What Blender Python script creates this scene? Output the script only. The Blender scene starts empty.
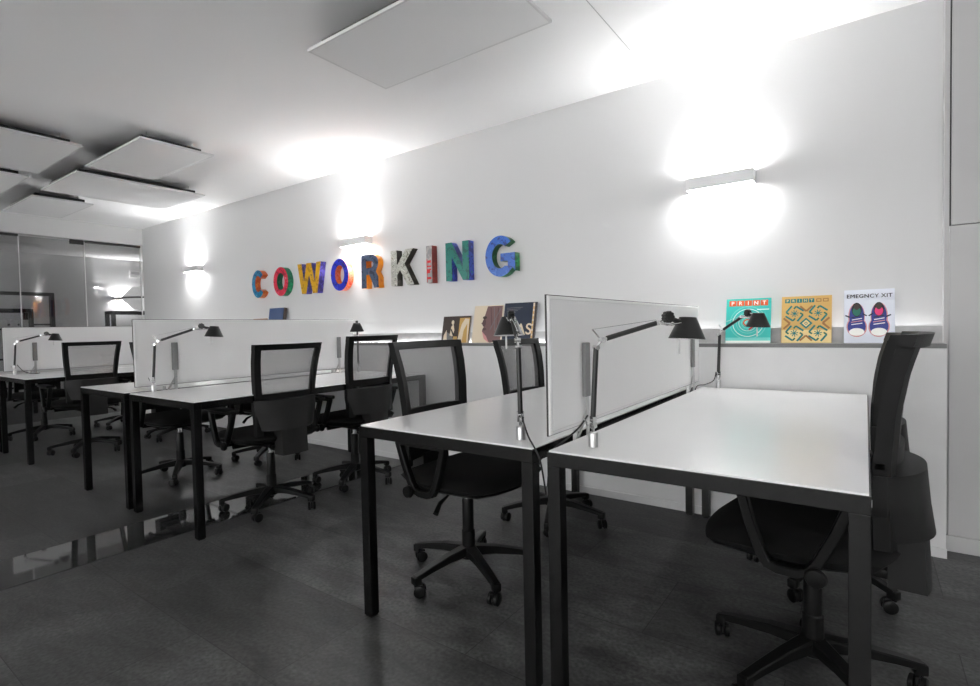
import bpy, bmesh, math, random
from mathutils import Vector, Matrix, Euler
random.seed(4)
PI = math.pi
SC = bpy.context.scene
COL = SC.collection

# ------------------------------------------------------------------ materials
def new_mat(name):
    m = bpy.data.materials.new(name); m.use_nodes = True
    nt = m.node_tree
    return m, nt, nt.nodes, nt.links, nt.nodes['Principled BSDF']

def simple(name, col, rough=.5, metal=0.0, spec=.5, bump=0.0, scale=60, var=0.0):
    m, nt, N, L, b = new_mat(name)
    if not hasattr(col, '__len__'): col = (col, col, col)
    b.inputs['Base Color'].default_value = (*col, 1)
    b.inputs['Roughness'].default_value = rough
    b.inputs['Metallic'].default_value = metal
    b.inputs['Specular IOR Level'].default_value = spec
    tc = N.new('ShaderNodeTexCoord')
    if bump or var:
        n = N.new('ShaderNodeTexNoise'); n.inputs['Scale'].default_value = scale
        n.inputs['Detail'].default_value = 5
        L.new(tc.outputs['Object'], n.inputs['Vector'])
        if bump:
            bp = N.new('ShaderNodeBump'); bp.inputs['Strength'].default_value = bump
            bp.inputs['Distance'].default_value = .002
            L.new(n.outputs['Fac'], bp.inputs['Height']); L.new(bp.outputs['Normal'], b.inputs['Normal'])
        if var:
            r = N.new('ShaderNodeValToRGB')
            r.color_ramp.elements[0].position = .3; r.color_ramp.elements[1].position = .7
            r.color_ramp.elements[0].color = (*[c * (1 - var) for c in col], 1)
            r.color_ramp.elements[1].color = (*[min(1, c * (1 + var)) for c in col], 1)
            L.new(n.outputs['Fac'], r.inputs['Fac']); L.new(r.outputs['Color'], b.inputs['Base Color'])
    return m

def emit(name, strength, col=(1, 1, 1)):
    m = bpy.data.materials.new(name); m.use_nodes = True
    N = m.node_tree.nodes; N.clear()
    e = N.new('ShaderNodeEmission'); e.inputs['Strength'].default_value = strength
    e.inputs['Color'].default_value = (*col, 1)
    o = N.new('ShaderNodeOutputMaterial'); m.node_tree.links.new(e.outputs[0], o.inputs[0])
    return m

def srgb(r, g, b):
    f = lambda c: (c / 255 / 12.92) if c / 255 <= .04045 else ((c / 255 + .055) / 1.055) ** 2.4
    return (f(r), f(g), f(b))

def collage(name, cols, scale=18):
    """patches cut from printed paper"""
    m, nt, N, L, b = new_mat(name)
    tc = N.new('ShaderNodeTexCoord')
    n = N.new('ShaderNodeTexNoise'); n.inputs['Scale'].default_value = scale; n.inputs['Detail'].default_value = 3
    n.inputs['Distortion'].default_value = 1.2
    r = N.new('ShaderNodeValToRGB'); r.color_ramp.interpolation = 'CONSTANT'
    L.new(tc.outputs['Object'], n.inputs['Vector']); L.new(n.outputs['Fac'], r.inputs['Fac'])
    el = r.color_ramp.elements
    stops = [c[0] for c in cols]
    el[0].position = 0; el[0].color = (*cols[0][1], 1)
    el[1].position = stops[1]; el[1].color = (*cols[1][1], 1)
    for s, c in cols[2:]:
        e = el.new(s); e.color = (*c, 1)
    L.new(r.outputs['Color'], b.inputs['Base Color'])
    b.inputs['Roughness'].default_value = .3
    return m

M = {}
M['wall'] = simple('painted_wall', .66, .7, bump=.05, scale=150)
M['ceiling'] = simple('ceiling_paint', .92, .8, bump=.05, scale=120)
M['cladding'] = simple('wall_cladding', .74, .45, var=.03, scale=6)
M['cabinet'] = simple('cabinet_laminate', .50, .5)
M['shelf'] = simple('shelf_edge', .16, .35)
M['upstand'] = simple('upstand_board', .45, .4, var=.18, scale=9)
M['white_edge'] = simple('white_edge', .8, .5)
M['top'] = simple('white_laminate', .84, .30, spec=.6, var=.015, scale=3)
M['top'].node_tree.nodes['Principled BSDF'].inputs['Coat Weight'].default_value = .8
M['top'].node_tree.nodes['Principled BSDF'].inputs['Coat Roughness'].default_value = .22
M['steel'] = simple('dark_brushed_steel', .065, .26, metal=1.0, bump=.1, scale=90, var=.12)
M['black'] = simple('black_plastic', .006, .36, spec=.22, bump=.15, scale=400)
M['shell'] = simple('charcoal_plastic', .013, .50, spec=.3, bump=.2, scale=500)
M['frame'] = simple('black_frame_plastic', .006, .45, spec=.22, bump=.15, scale=500)
M['fabric'] = simple('black_seat_fabric', .004, .8, spec=.3, bump=.5, scale=700)
M['chrome'] = simple('chrome', .75, .15, metal=1.0)
M['alu'] = simple('satin_aluminium', .55, .35, metal=1.0)
M['lamp_black'] = simple('black_lacquer', .012, .35)
M['lamp_white'] = simple('white_inside', .8, .5)
M['clear'] = simple('pale_switch_plastic', .7, .3)
M['cord'] = simple('black_cord', .01, .5)
M['pad'] = simple('pale_padding_fabric', .80, .75, bump=.3, scale=500)
M['seam'] = simple('seam_thread', .66, .8)
M['core'] = simple('dark_panel_core', .03, .5)
M['bracket'] = simple('grey_bracket_plate', .22, .5)
M['acoustic'] = simple('acoustic_panel', .84, .9, bump=.5, scale=300, var=.03)
M['panel_edge'] = simple('panel_edge_metal', .7, .4)
M['housing'] = simple('sconce_housing', .75, .4)
M['paper'] = simple('white_paper', .8, .6)
M['pages'] = simple('page_edges', .7, .8)
M['groove'] = simple('dark_joint', .05, .7)
M['gap_filler'] = simple('dark_gap_filler', .03, .95)
M['rail'] = simple('black_rail', .015, .4)
M['dark_frame'] = simple('dark_shelving_frame', .03, .4)
M['joint'] = simple('ceiling_joint', .5, .8)
M['pale_joint'] = simple('polished_glass_edge', .75, .25)

def floor_mat():
    m, nt, N, L, b = new_mat('dark_stone_tiles')
    tc = N.new('ShaderNodeTexCoord')
    mp = N.new('ShaderNodeMapping'); mp.inputs['Location'].default_value = (.65, .445, 0)
    L.new(tc.outputs['Object'], mp.inputs['Vector'])
    br = N.new('ShaderNodeTexBrick')
    br.offset = .5; br.squash = 1
    br.inputs['Scale'].default_value = 1
    br.inputs['Brick Width'].default_value = .9; br.inputs['Row Height'].default_value = .45
    br.inputs['Mortar Size'].default_value = .0016; br.inputs['Mortar Smooth'].default_value = 0
    br.inputs['Color1'].default_value = (.036, .036, .036, 1); br.inputs['Color2'].default_value = (.070, .070, .070, 1)
    br.inputs['Mortar'].default_value = (.014, .014, .014, 1)
    L.new(mp.outputs['Vector'], br.inputs['Vector'])
    n1 = N.new('ShaderNodeTexNoise'); n1.inputs['Scale'].default_value = 3.5; n1.inputs['Detail'].default_value = 9
    n1.inputs['Roughness'].default_value = .65; n1.inputs['Distortion'].default_value = .6
    mp2 = N.new('ShaderNodeMapping'); mp2.inputs['Scale'].default_value = (1, 2.6, 1)
    L.new(tc.outputs['Object'], mp2.inputs['Vector']); L.new(mp2.outputs['Vector'], n1.inputs['Vector'])
    n2 = N.new('ShaderNodeTexNoise'); n2.inputs['Scale'].default_value = 70; n2.inputs['Detail'].default_value = 6
    L.new(tc.outputs['Object'], n2.inputs['Vector'])
    r1 = N.new('ShaderNodeMapRange'); r1.inputs['From Min'].default_value = .3; r1.inputs['From Max'].default_value = .7
    r1.inputs['To Min'].default_value = .35; r1.inputs['To Max'].default_value = 1.75
    L.new(n1.outputs['Fac'], r1.inputs['Value'])
    r2 = N.new('ShaderNodeMapRange'); r2.inputs['From Min'].default_value = .3; r2.inputs['From Max'].default_value = .7
    r2.inputs['To Min'].default_value = .55; r2.inputs['To Max'].default_value = 1.5
    L.new(n2.outputs['Fac'], r2.inputs['Value'])
    mu = N.new('ShaderNodeMath'); mu.operation = 'MULTIPLY'
    L.new(r1.outputs[0], mu.inputs[0]); L.new(r2.outputs[0], mu.inputs[1])
    vm = N.new('ShaderNodeVectorMath'); vm.operation = 'SCALE'
    L.new(br.outputs['Color'], vm.inputs[0]); L.new(mu.outputs[0], vm.inputs['Scale'])
    L.new(vm.outputs['Vector'], b.inputs['Base Color'])
    r3 = N.new('ShaderNodeMapRange'); r3.inputs['To Min'].default_value = .36; r3.inputs['To Max'].default_value = .56
    L.new(n1.outputs['Fac'], r3.inputs['Value']); L.new(r3.outputs[0], b.inputs['Roughness'])
    b.inputs['Specular IOR Level'].default_value = .5
    bp = N.new('ShaderNodeBump'); bp.inputs['Strength'].default_value = .35; bp.inputs['Distance'].default_value = .003
    L.new(n2.outputs['Fac'], bp.inputs['Height']); L.new(bp.outputs['Normal'], b.inputs['Normal'])
    return m
M['floor'] = floor_mat()
M['strip'] = simple('polished_floor_strip', .035, .04, spec=1.0, bump=.02, scale=5)

def net_mat():
    m, nt, N, L, b = new_mat('chair_netting')
    tc = N.new('ShaderNodeTexCoord'); sx = N.new('ShaderNodeSeparateXYZ')
    L.new(tc.outputs['Object'], sx.inputs[0])
    outs = []
    for ax in ('Y', 'Z'):
        a = N.new('ShaderNodeMath'); a.operation = 'MULTIPLY'; a.inputs[1].default_value = 2 * PI / .0052
        s = N.new('ShaderNodeMath'); s.operation = 'SINE'
        L.new(sx.outputs[ax], a.inputs[0]); L.new(a.outputs[0], s.inputs[0]); outs.append(s)
    mu = N.new('ShaderNodeMath'); mu.operation = 'MULTIPLY'
    L.new(outs[0].outputs[0], mu.inputs[0]); L.new(outs[1].outputs[0], mu.inputs[1])
    g = N.new('ShaderNodeMath'); g.operation = 'GREATER_THAN'; g.inputs[1].default_value = -.12
    L.new(mu.outputs[0], g.inputs[0])
    tr = N.new('ShaderNodeBsdfTransparent'); mx = N.new('ShaderNodeMixShader')
    b.inputs['Base Color'].default_value = (.13, .13, .13, 1); b.inputs['Roughness'].default_value = .6
    L.new(g.outputs[0], mx.inputs[0]); L.new(b.outputs[0], mx.inputs[1]); L.new(tr.outputs[0], mx.inputs[2])
    L.new(mx.outputs[0], N['Material Output'].inputs[0])
    return m
M['net'] = net_mat()

def glass_mat():
    m, nt, N, L, b = new_mat('partition_glass'); N.remove(b)
    f = N.new('ShaderNodeFresnel'); f.inputs[0].default_value = 1.55
    tr = N.new('ShaderNodeBsdfTransparent'); tr.inputs[0].default_value = (.80, .80, .80, 1)
    gl = N.new('ShaderNodeBsdfGlossy'); gl.inputs['Roughness'].default_value = .0
    mx = N.new('ShaderNodeMixShader')
    L.new(f.outputs[0], mx.inputs[0]); L.new(tr.outputs[0], mx.inputs[1]); L.new(gl.outputs[0], mx.inputs[2])
    L.new(mx.outputs[0], N['Material Output'].inputs[0])
    return m
M['glass'] = glass_mat()

# ------------------------------------------------------------------ mesh helpers
class MB:
    def __init__(s): s.bm = bmesh.new(); s.mats = []
    def mi(s, m):
        if m is None: return 0
        if m not in s.mats: s.mats.append(m)
        return s.mats.index(m)
    def _finish(s, vs, fs, mat, mtx):
        if mtx is not None:
            for v in vs: v.co = mtx @ v.co
        k = s.mi(mat)
        for f in fs: f.material_index = k
    def box(s, lo, hi, bev=0, mat=None, mtx=None, seg=2):
        t = bmesh.new(); bmesh.ops.create_cube(t, size=1)
        lo = Vector(lo); hi = Vector(hi)
        for v in t.verts: v.co = Vector(((lo[i] + hi[i]) / 2 + v.co[i] * (hi[i] - lo[i]) for i in range(3)))
        if bev: bmesh.ops.bevel(t, geom=t.edges[:], offset=bev, segments=seg, profile=.5, affect='EDGES')
        s.merge(t, mat, mtx); return s
    def merge(s, t, mat=None, mtx=None):
        vm = {}
        for v in t.verts: vm[v] = s.bm.verts.new(mtx @ v.co if mtx is not None else v.co)
        k = s.mi(mat)
        for f in t.faces:
            try:
                nf = s.bm.faces.new([vm[v] for v in f.verts]); nf.material_index = k; nf.smooth = f.smooth
            except ValueError: pass
        t.free()
    def loft(s, rings, mat=None, closed=True, cap=True, smooth=True):
        k = s.mi(mat); R = [[s.bm.verts.new(p) for p in r] for r in rings]
        n = len(R[0])
        for a, b in zip(R[:-1], R[1:]):
            for i in range(n if closed else n - 1):
                f = s.bm.faces.new((a[i], a[(i + 1) % n], b[(i + 1) % n], b[i])); f.material_index = k; f.smooth = smooth
        if cap:
            f = s.bm.faces.new(list(reversed(R[0]))); f.material_index = k
            f = s.bm.faces.new(R[-1]); f.material_index = k
        return s
    def tube(s, pts, r, mat=None, n=12, cap=True):
        pts = [Vector(p) for p in pts]
        rs = r if hasattr(r, '__len__') else [r] * len(pts)
        rings = []; up = None
        for i, p in enumerate(pts):
            d = (pts[min(i + 1, len(pts) - 1)] - pts[max(i - 1, 0)]).normalized()
            if up is None: up = Vector((0, 0, 1)) if abs(d.z) < .9 else Vector((1, 0, 0))
            x = d.cross(up).normalized(); y = x.cross(d).normalized(); up = y
            rings.append([p + (x * math.cos(2 * PI * j / n) + y * math.sin(2 * PI * j / n)) * rs[i] for j in range(n)])
        return s.loft(rings, mat, cap=cap)
    def strap(s, pts, w, t, side=(0, 1, 0), mat=None):
        """flat bar following pts; w across 'side', t perpendicular"""
        pts = [Vector(p) for p in pts]; side = Vector(side).normalized(); rings = []
        ws = w if hasattr(w, '__len__') else [w] * len(pts); ts = t if hasattr(t, '__len__') else [t] * len(pts)
        for i, p in enumerate(pts):
            d = (pts[min(i + 1, len(pts) - 1)] - pts[max(i - 1, 0)]).normalized()
            nn = d.cross(side).normalized()
            a, b = side * ws[i] / 2, nn * ts[i] / 2; c = .25
            rings.append([p + a * u + b * v for u, v in ((1, 1 - c), (1 - c, 1), (-1 + c, 1), (-1, 1 - c), (-1, -1 + c), (-1 + c, -1), (1 - c, -1), (1, -1 + c))])
        return s.loft(rings, mat, smooth=False)
    def lathe(s, prof, mat=None, n=24, mtx=None, cap=True):
        rings = []
        for r, z in prof:
            ring = [Vector((r * math.cos(2 * PI * j / n), r * math.sin(2 * PI * j / n), z)) for j in range(n)]
            rings.append([mtx @ v for v in ring] if mtx is not None else ring)
        return s.loft(rings, mat, cap=cap)
    def poly(s, pts, mat=None):
        k = s.mi(mat); f = s.bm.faces.new([s.bm.verts.new(p) for p in pts]); f.material_index = k; return s
    def solid(s, front, back, nu, nv, mat=None, smooth=True):
        """closed solid between two parametric surfaces front(u,v), back(u,v)"""
        k = s.mi(mat)
        F = [[s.bm.verts.new(front(i / nu, j / nv)) for j in range(nv + 1)] for i in range(nu + 1)]
        B = [[s.bm.verts.new(back(i / nu, j / nv)) for j in range(nv + 1)] for i in range(nu + 1)]
        def q(a, b, c, d):
            f = s.bm.faces.new((a, b, c, d)); f.material_index = k; f.smooth = smooth
        for i in range(nu):
            for j in range(nv):
                q(F[i][j], F[i + 1][j], F[i + 1][j + 1], F[i][j + 1]); q(B[i][j], B[i][j + 1], B[i + 1][j + 1], B[i + 1][j])
        for i in range(nu):
            q(F[i][0], B[i][0], B[i + 1][0], F[i + 1][0]); q(F[i][nv], F[i + 1][nv], B[i + 1][nv], B[i][nv])
        for j in range(nv):
            q(F[0][j], F[0][j + 1], B[0][j + 1], B[0][j]); q(F[nu][j], B[nu][j], B[nu][j + 1], F[nu][j + 1])
        return s
    def build(s, name, mat=None, parent=None, loc=None, rot=None, autosmooth=True):
        bmesh.ops.recalc_face_normals(s.bm, faces=s.bm.faces[:])
        me = bpy.data.meshes.new(name)
        s.bm.to_mesh(me); s.bm.free()
        if mat is not None: me.materials.append(mat)
        else:
            for m in s.mats: me.materials.append(m)
        if autosmooth and any(p.use_smooth for p in me.polygons):
            me.set_sharp_from_angle(angle=math.radians(35))
        o = bpy.data.objects.new(name, me); COL.objects.link(o)
        if parent is not None: o.parent = parent
        if loc is not None: o.location = loc
        if rot is not None: o.rotation_euler = rot
        return o

def thing(name, label, cat, loc=(0, 0, 0), rz=0, group=None):
    o = bpy.data.objects.new(name, None); COL.objects.link(o); o.empty_display_size = .1
    o.location = loc; o.rotation_euler = (0, 0, rz); return tag(o, label, cat, group)
def tag(o, label, cat, group=None):
    o['label'] = label; o['category'] = cat
    if group: o['group'] = group
    return o
def struct(o): o['kind'] = 'structure'; return o
def copy_tree(o, parent=None):
    c = o.copy(); COL.objects.link(c)
    if parent is not None: c.parent = parent
    for ch in [x for x in KIDS.get(o.name, [])]: copy_tree(ch, c)
    return c
KIDS = {}
def index_kids():
    KIDS.clear()
    for x in bpy.data.objects:
        if x.parent: KIDS.setdefault(x.parent.name, []).append(x)

# ------------------------------------------------------------------ dimensions (metres)
H = 2.634; YW = 3.34; YP = 3.14; XL = -8.6; XR = .30
XB, YB = 2.2, -3.4       # right and rear limits of the room
WZ0, WZ1 = .75, 2.45
XF = -12.4               # far wall of the room behind the glass
YF = 5.4

# ------------------------------------------------------------------ shell
struct(MB().box((XF - .1, YB - .1, -.1), (XB + .1, YF + .1, 0)).build('floor', M['floor']))
struct(MB().box((XF - .1, YB - .1, H), (XB + .1, YF + .1, H + .1)).build('ceiling', M['ceiling']))
struct(MB().box((XL, YW, 0), (XR, YW + .2, H)).build('wall_back', M['wall']))
struct(MB().box((XF - .1, YB - .1, 0), (XF, YF + .1, H)).build('wall_far', M['wall']))
struct(MB().box((XF, YF, 0), (XL + 1, YF + .1, H)).build('wall_far_side', M['wall']))
struct(MB().box((XL, YW + .2, 0), (XL + .1, YF, H)).build('wall_passage', M['wall']))
# front wall behind the camera: a band of windows added to let in fill light
b = MB(); b.box((XF, YB - .1, 0), (XB, YB, WZ0)); b.box((XF, YB - .1, WZ1), (XB, YB, H))
nm = 7; pitch_ = (XB - XF) / nm
for k in range(nm + 1): b.box((XF + k * pitch_ - .08, YB - .1, WZ0), (XF + k * pitch_ + .08, YB, WZ1))
struct(b.build('wall_front', M['wall']))
for k in range(nm):
    g = struct(MB().box((XF + k * pitch_ + .08, YB - .06, WZ0), (XF + (k + 1) * pitch_ - .08, YB - .05, WZ1)).build('window_%d' % (k + 3), M['glass']))  # unseen panes of the added fill windows

struct(MB().box((XB, YB - .1, 0), (XB + .1, YW + .2, H)).build('wall_right', M['wall']))
# soffit above the glass partition
struct(MB().box((XL - .1, YB, 2.395), (XL + .02, YW, H)).build('trim_1', M['wall']))
# ceiling joints
struct(MB().box((-1.074, 1.2, H - .0015), (-1.070, 2.9, H + .001)).build('trim_2', M['joint']))
# lower cladding of the long wall, with base board line
o = struct(MB().box((XL, YP, 0), (XR, YW, .965)).build('wall_back_cladding', M['cladding']))
struct(MB().box((XL, YP - .006, 0), (XR + .003, YP, .045)).build('baseboard_back', M['cladding']))
# shelf board, upstand and its pale top edge
b = MB(); b.box((XL, YP - .008, .965), (XR - .001, YW, .985), .002)
struct(b.build('trim_3', M['shelf']))
b = MB(); b.box((XL, 3.272, .985), (XR - .004, 3.288, 1.066), mat=M['upstand']); b.box((XL, 3.270, 1.066), (XR - .004, 3.290, 1.070), mat=M['white_edge'])
struct(b.build('trim_4'))
# end return of the long wall and flush cupboard wall at the right
struct(MB().box((XR, 3.27, 0), (.318, YW + .2, H)).build('wall_back_return', M['cabinet']))
b = MB(); b.box((.318, 3.275, 0), (XB, YW + .2, H), mat=M['groove'])
b.box((.324, 3.255, 1.534), (1.30, 3.28, H - .004), .001, M['cabinet']); b.box((1.304, 3.255, 1.534), (XB, 3.28, H - .004), .001, M['cabinet'])
b.box((.318, 3.255, .075), (1.30, 3.28, 1.530), .001, M['cabinet']); b.box((1.304, 3.255, .075), (XB, 3.28, 1.530), .001, M['cabinet'])
struct(b.build('wall_back_cupboards'))
struct(MB().box((.302, 3.245, 0), (XB, 3.27, .075), .002).build('baseboard_right', M['cabinet']))
# polished strip let into the floor
b = MB(); b.box((-3.465, YB, -.001), (-3.06, YP - .01, .0025), mat=M['strip'])
for x in (-3.465, -3.063): b.box((x, YB, -.001), (x + .003, YP - .01, .0030), mat=M['groove'])
struct(b.build('trim_5'))

# glass partition
def pane(name, y0, y1, rail):
    b = MB(); b.box((XL - .066, y0, .01), (XL - .056, y1, 2.375), mat=M['glass'])
    g = struct(b.build(name))
    e = MB(); e.box((XL - .067, y1 - .006, .01), (XL - .050, y1 + .004, 2.375), mat=M['pale_joint']); e.build('glass_edge', M['pale_joint'], g)
    if rail: MB().box((XL - .075, y0, 2.365), (XL - .045, y1, 2.395), mat=M['rail']).build('head_rail', M['rail'], g)
    return g
pane('window_1', YB + .01, 1.97, True)
d = pane('door_1', 1.976, 2.655, False)
MB().box((XL - .08, 2.50, 2.335), (XL - .042, 2.65, 2.395), .002).build('door_clamp', M['rail'], d)
pane('window_2', 2.661, 3.335, True)

# ------------------------------------------------------------------ ceiling panels
def ceiling_panel(x0, x1, y0, y1, label):
    cx, cy = (x0 + x1) / 2, (y0 + y1) / 2
    t = thing('ceiling_panel', label, 'acoustic panel', (cx, cy, 2.53), group='suspended acoustic panels')
    w, h = (x1 - x0) / 2, (y1 - y0) / 2
    MB().box((-w + .008, -h + .008, 0), (w - .008, h - .008, .012), .001).build('panel', M['acoustic'], t)
    b = MB()
    for a, c in (((-w, -h, -.001), (w, -h + .01, .014)), ((-w, h - .01, -.001), (w, h, .014)), ((-w, -h + .01, -.001), (-w + .01, h - .01, .014)), ((w - .01, -h + .01, -.001), (w, h - .01, .014))): b.box(a, c)
    b.build('edge_frame', M['panel_edge'], t)
    MB().box((-w + .05, -h + .05, .012), (w - .10, h - .05, .062)).build('gap_filler', M['gap_filler'], t)  # dark box added to darken the gap above the panel
    for sx in (-1, 1):
        for sy in (-1, 1):
            MB().tube([(sx * (w - .14), sy * (h - .1), .055), (sx * (w - .14), sy * (h - .1), H - 2.53)], .004).build('hanger', M['alu'], t)
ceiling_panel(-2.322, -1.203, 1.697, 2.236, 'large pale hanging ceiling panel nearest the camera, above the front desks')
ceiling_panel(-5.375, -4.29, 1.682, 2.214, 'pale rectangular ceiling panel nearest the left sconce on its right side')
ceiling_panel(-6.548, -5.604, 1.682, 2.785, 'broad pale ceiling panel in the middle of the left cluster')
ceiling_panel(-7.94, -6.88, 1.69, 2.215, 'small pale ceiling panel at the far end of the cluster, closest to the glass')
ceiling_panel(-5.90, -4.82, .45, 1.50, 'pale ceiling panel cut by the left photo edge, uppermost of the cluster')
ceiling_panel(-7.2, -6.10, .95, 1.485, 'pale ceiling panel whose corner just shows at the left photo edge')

# ------------------------------------------------------------------ wall sconces
def sconce(x, z, label, power, y=YW, rz=0, group='white up and down wall sconces'):
    t = thing('wall_sconce', label, 'wall lamp', (x, y, z), rz, group)
    w = .182; hh = .036; D = .085
    b = MB()
    b.box((-w, -D, -hh), (w, -D + .006, hh)); b.box((-w, -.008, -hh), (w, -.001, hh))
    b.box((-w, -D + .006, -hh), (-w + .005, -.008, hh)); b.box((w - .005, -D + .006, -hh), (w, -.008, hh))
    b.build('housing', M['housing'], t)
    e = emit('sconce_glow', power)
    MB().box((-w + .006, -D + .012, hh - .018), (w - .006, -.010, hh - .014)).build('upper_light', e, t)
    MB().box((-w + .006, -D + .012, -hh + .012), (w - .006, -.010, -hh + .016)).build('lower_light', e, t)
P = 46
sconce(-.69, 1.925, 'white box sconce glowing on the wall above the colourful magazines', P)
sconce(-3.88, 1.925, 'white box sconce glowing above the R and K of the wall letters', P)
sconce(-7.02, 1.925, 'small distant box sconce glowing on the wall near the glass partition', P)
sconce(XB, 1.9, 'added fill sconce, unseen, on the right-hand wall beside the camera, nearer the cupboards', 80, .7, -PI / 2)  # added out of view to brighten divider and desks from the right
sconce(XB, 1.9, 'added fill sconce, unseen, on the right-hand wall behind the camera', 80, -1.8, -PI / 2)  # second sconce added out of view for fill
sconce(XF, 1.80, 'box sconce glowing on the wall beyond the glass partition', 55, 4.25, 0)
bpy.context.view_layer.update()
o = [x for x in bpy.data.objects if x.name.startswith('wall_sconce') and not x.parent][-1]
o.location = (XF, 4.42, 1.84); o.rotation_euler = (0, 0, PI / 2)

# LED line behind the upstand and in the shelf
L1 = emit('led_glow', 5.0); L2 = emit('led_glow_front', 7.0)
t = thing('led_strip', 'hidden light strip glowing behind the shelf upstand', 'light strip', (-4.1, 3.315, .985))
b = MB(); b.box((-4.45, -.012, 0), (4.38, .012, .006)); b.build('profile', M['alu'], t)
b = MB(); b.box((-4.45, -.009, .006), (4.38, .009, .009)); b.build('diffuser', L1, t)
t = thing('led_strip', 'thin light strip along the foot of the shelf upstand, left of the front divider', 'light strip', (-4.1, 3.264, .985))
b = MB(); b.box((-4.45, -.006, 0), (3.15, .006, .004)); b.build('profile', M['alu'], t)
b = MB(); b.box((-4.45, -.005, .004), (3.15, .005, .005)); b.build('diffuser', L2, t)

# ------------------------------------------------------------------ desks
DZ = .74
Y0, Y1 = 1.33, 3.125
def desk(x0, x1, label):
    w = x1 - x0
    t = thing('desk', label, 'desk', (x0, Y0, 0), group='white desks with steel frames')
    L = Y1 - Y0; s = .04
    MB().box((.004, .004, .730), (w - .004, L - .004, DZ), .001).build('tabletop', M['top'], t)
    b = MB(); z0, z1 = .696, .7355
    b.box((0, 0, z0), (w, s, z1), .001); b.box((0, L - s, z0), (w, L, z1), .001)
    b.box((0, s, z0), (s, L - s, z1), .001); b.box((w - s, s, z0), (w, L - s, z1), .001)
    b.build('frame', M['steel'], t)
    for x in (0, w - s):
        for y in (0, L - s):
            lg = MB().box((x, y, .006), (x + s, y + s, z0), .0015).build('leg', M['steel'], t)
            MB().box((x + .004, y + .004, 0), (x + s - .004, y + s - .004, .007)).build('foot_cap', M['black'], lg)
A0, A1, B0, B1 = -1.573, -.805, -.7555, .010
C0, C1, D0, D1 = -4.533, -3.770, -3.697, -2.877
F0, F1, E0, E1 = -7.535, -6.735, -6.675, -5.841
desk(B0, B1, 'nearest white desk at the right, the front lamp clamped on its left corner')
desk(A0, A1, 'white desk left of the front padded divider, lamp at its near corner')
desk(D0, D1, 'white desk of the middle pair on the side of the two chair backs')
desk(C0, C1, 'white desk of the middle pair, left of the middle divider')
desk(E0, E1, 'white desk of the far left pair, on the side facing the middle desks')
desk(F0, F1, 'white desk of the far pair, nearest the glass and cut by the photo edge')

def divider(xc, label, y0=1.375, y1=3.115):
    t = thing('desk_divider', label, 'desk divider', (xc, y0, 0), group='padded desk dividers')
    L = y1 - y0; z0, z1 = .770, 1.197
    MB().box((-.005, 0, z0), (.000, L, z1), .0004).build('core', M['core'], t)
    # padded face: pillow border
    b = MB()
    def prof(u, v, amp):
        y = .003 + (L - .006) * u; z = z0 + .003 + (z1 - z0 - .006) * v
        e = min(y - .003, L - .003 - y, z - z0 - .003, z1 - .003 - z)
        dpt = .003 + amp * min(1, e / .010) ** .5 if e > 0 else .002
        g = -.002 * math.exp(-((e - .014) / .003) ** 2)
        return dpt + g
    us = [0, .0015, .004, .007, .0095, .012, .0145, .0155, .0165, .018, .02, .025]; us = us + [.25, .5, .75] + [1 - a for a in reversed(us)]
    vs = [0, .006, .015, .03, .045, .055, .06, .065, .07, .08, .1]; vs = vs + [.5] + [1 - a for a in reversed(vs)]
    k = b.mi(M['pad'])
    def grid(sign, base):
        G = [[b.bm.verts.new((sign * (prof(u, v, .004)) + base, .003 + (L - .006) * u, z0 + .003 + (z1 - z0 - .006) * v)) for v in vs] for u in us]
        for i in range(len(us) - 1):
            for j in range(len(vs) - 1):
                f = b.bm.faces.new((G[i][j], G[i + 1][j], G[i + 1][j + 1], G[i][j + 1])); f.smooth = True
        rim = [G[i][0] for i in range(len(us))] + [G[-1][j] for j in range(1, len(vs))] + [G[i][-1] for i in range(len(us) - 2, -1, -1)] + [G[0][j] for j in range(len(vs) - 2, 0, -1)]
        inner = [b.bm.verts.new((-.0002, v.co.y, v.co.z)) for v in rim]
        for i in range(len(rim)):
            b.bm.faces.new((rim[i], rim[(i + 1) % len(rim)], inner[(i + 1) % len(rim)], inner[i]))
        b.bm.faces.new(inner)
    grid(1, .001)
    b.build('padding', M['pad'], t)
    q = .014
    b = MB()
    for a, c in (((q, z0 + q), (L - q, z0 + q)), ((q, z1 - q), (L - q, z1 - q)), ((q, z0 + q), (q, z1 - q)), ((L - q, z0 + q), (L - q, z1 - q))):
        b.tube([(.0075, a[0], a[1]), (.0075, c[0], c[1])], .0009, n=6)
    b.build('piping_seam', M['seam'], t)
    for yb in (1.61, 2.94):
        y = yb - y0
        b = MB(); b.box((.009, y - .018, .865), (.024, y + .018, 1.045), .003, M['bracket'])
        br = b.build('bracket', M['bracket'], t)
        MB().strap([(.018, y, .875), (.020, y, .80), (.018, y, .62)], .018, .006, (0, 1, 0)).build('stem', M['alu'], br)
        MB().strap([(.018, y, .82), (.012, y - .03, .765), (.006, y - .045, .735)], .006, .010, (1, 0, 0)).build('hook', M['alu'], br)
        MB().box((.0, y - .075, .70), (.014, y - .060, .765), .002).build('clamp_screw', M['alu'], br)
divider(-.775, 'long pale padded divider between the two nearest desks')
divider(-3.727, 'long pale padded divider between the middle desks, behind the chair backs')
divider(-6.705, 'pale padded divider at the far left, between the desks nearest the glass')

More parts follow.
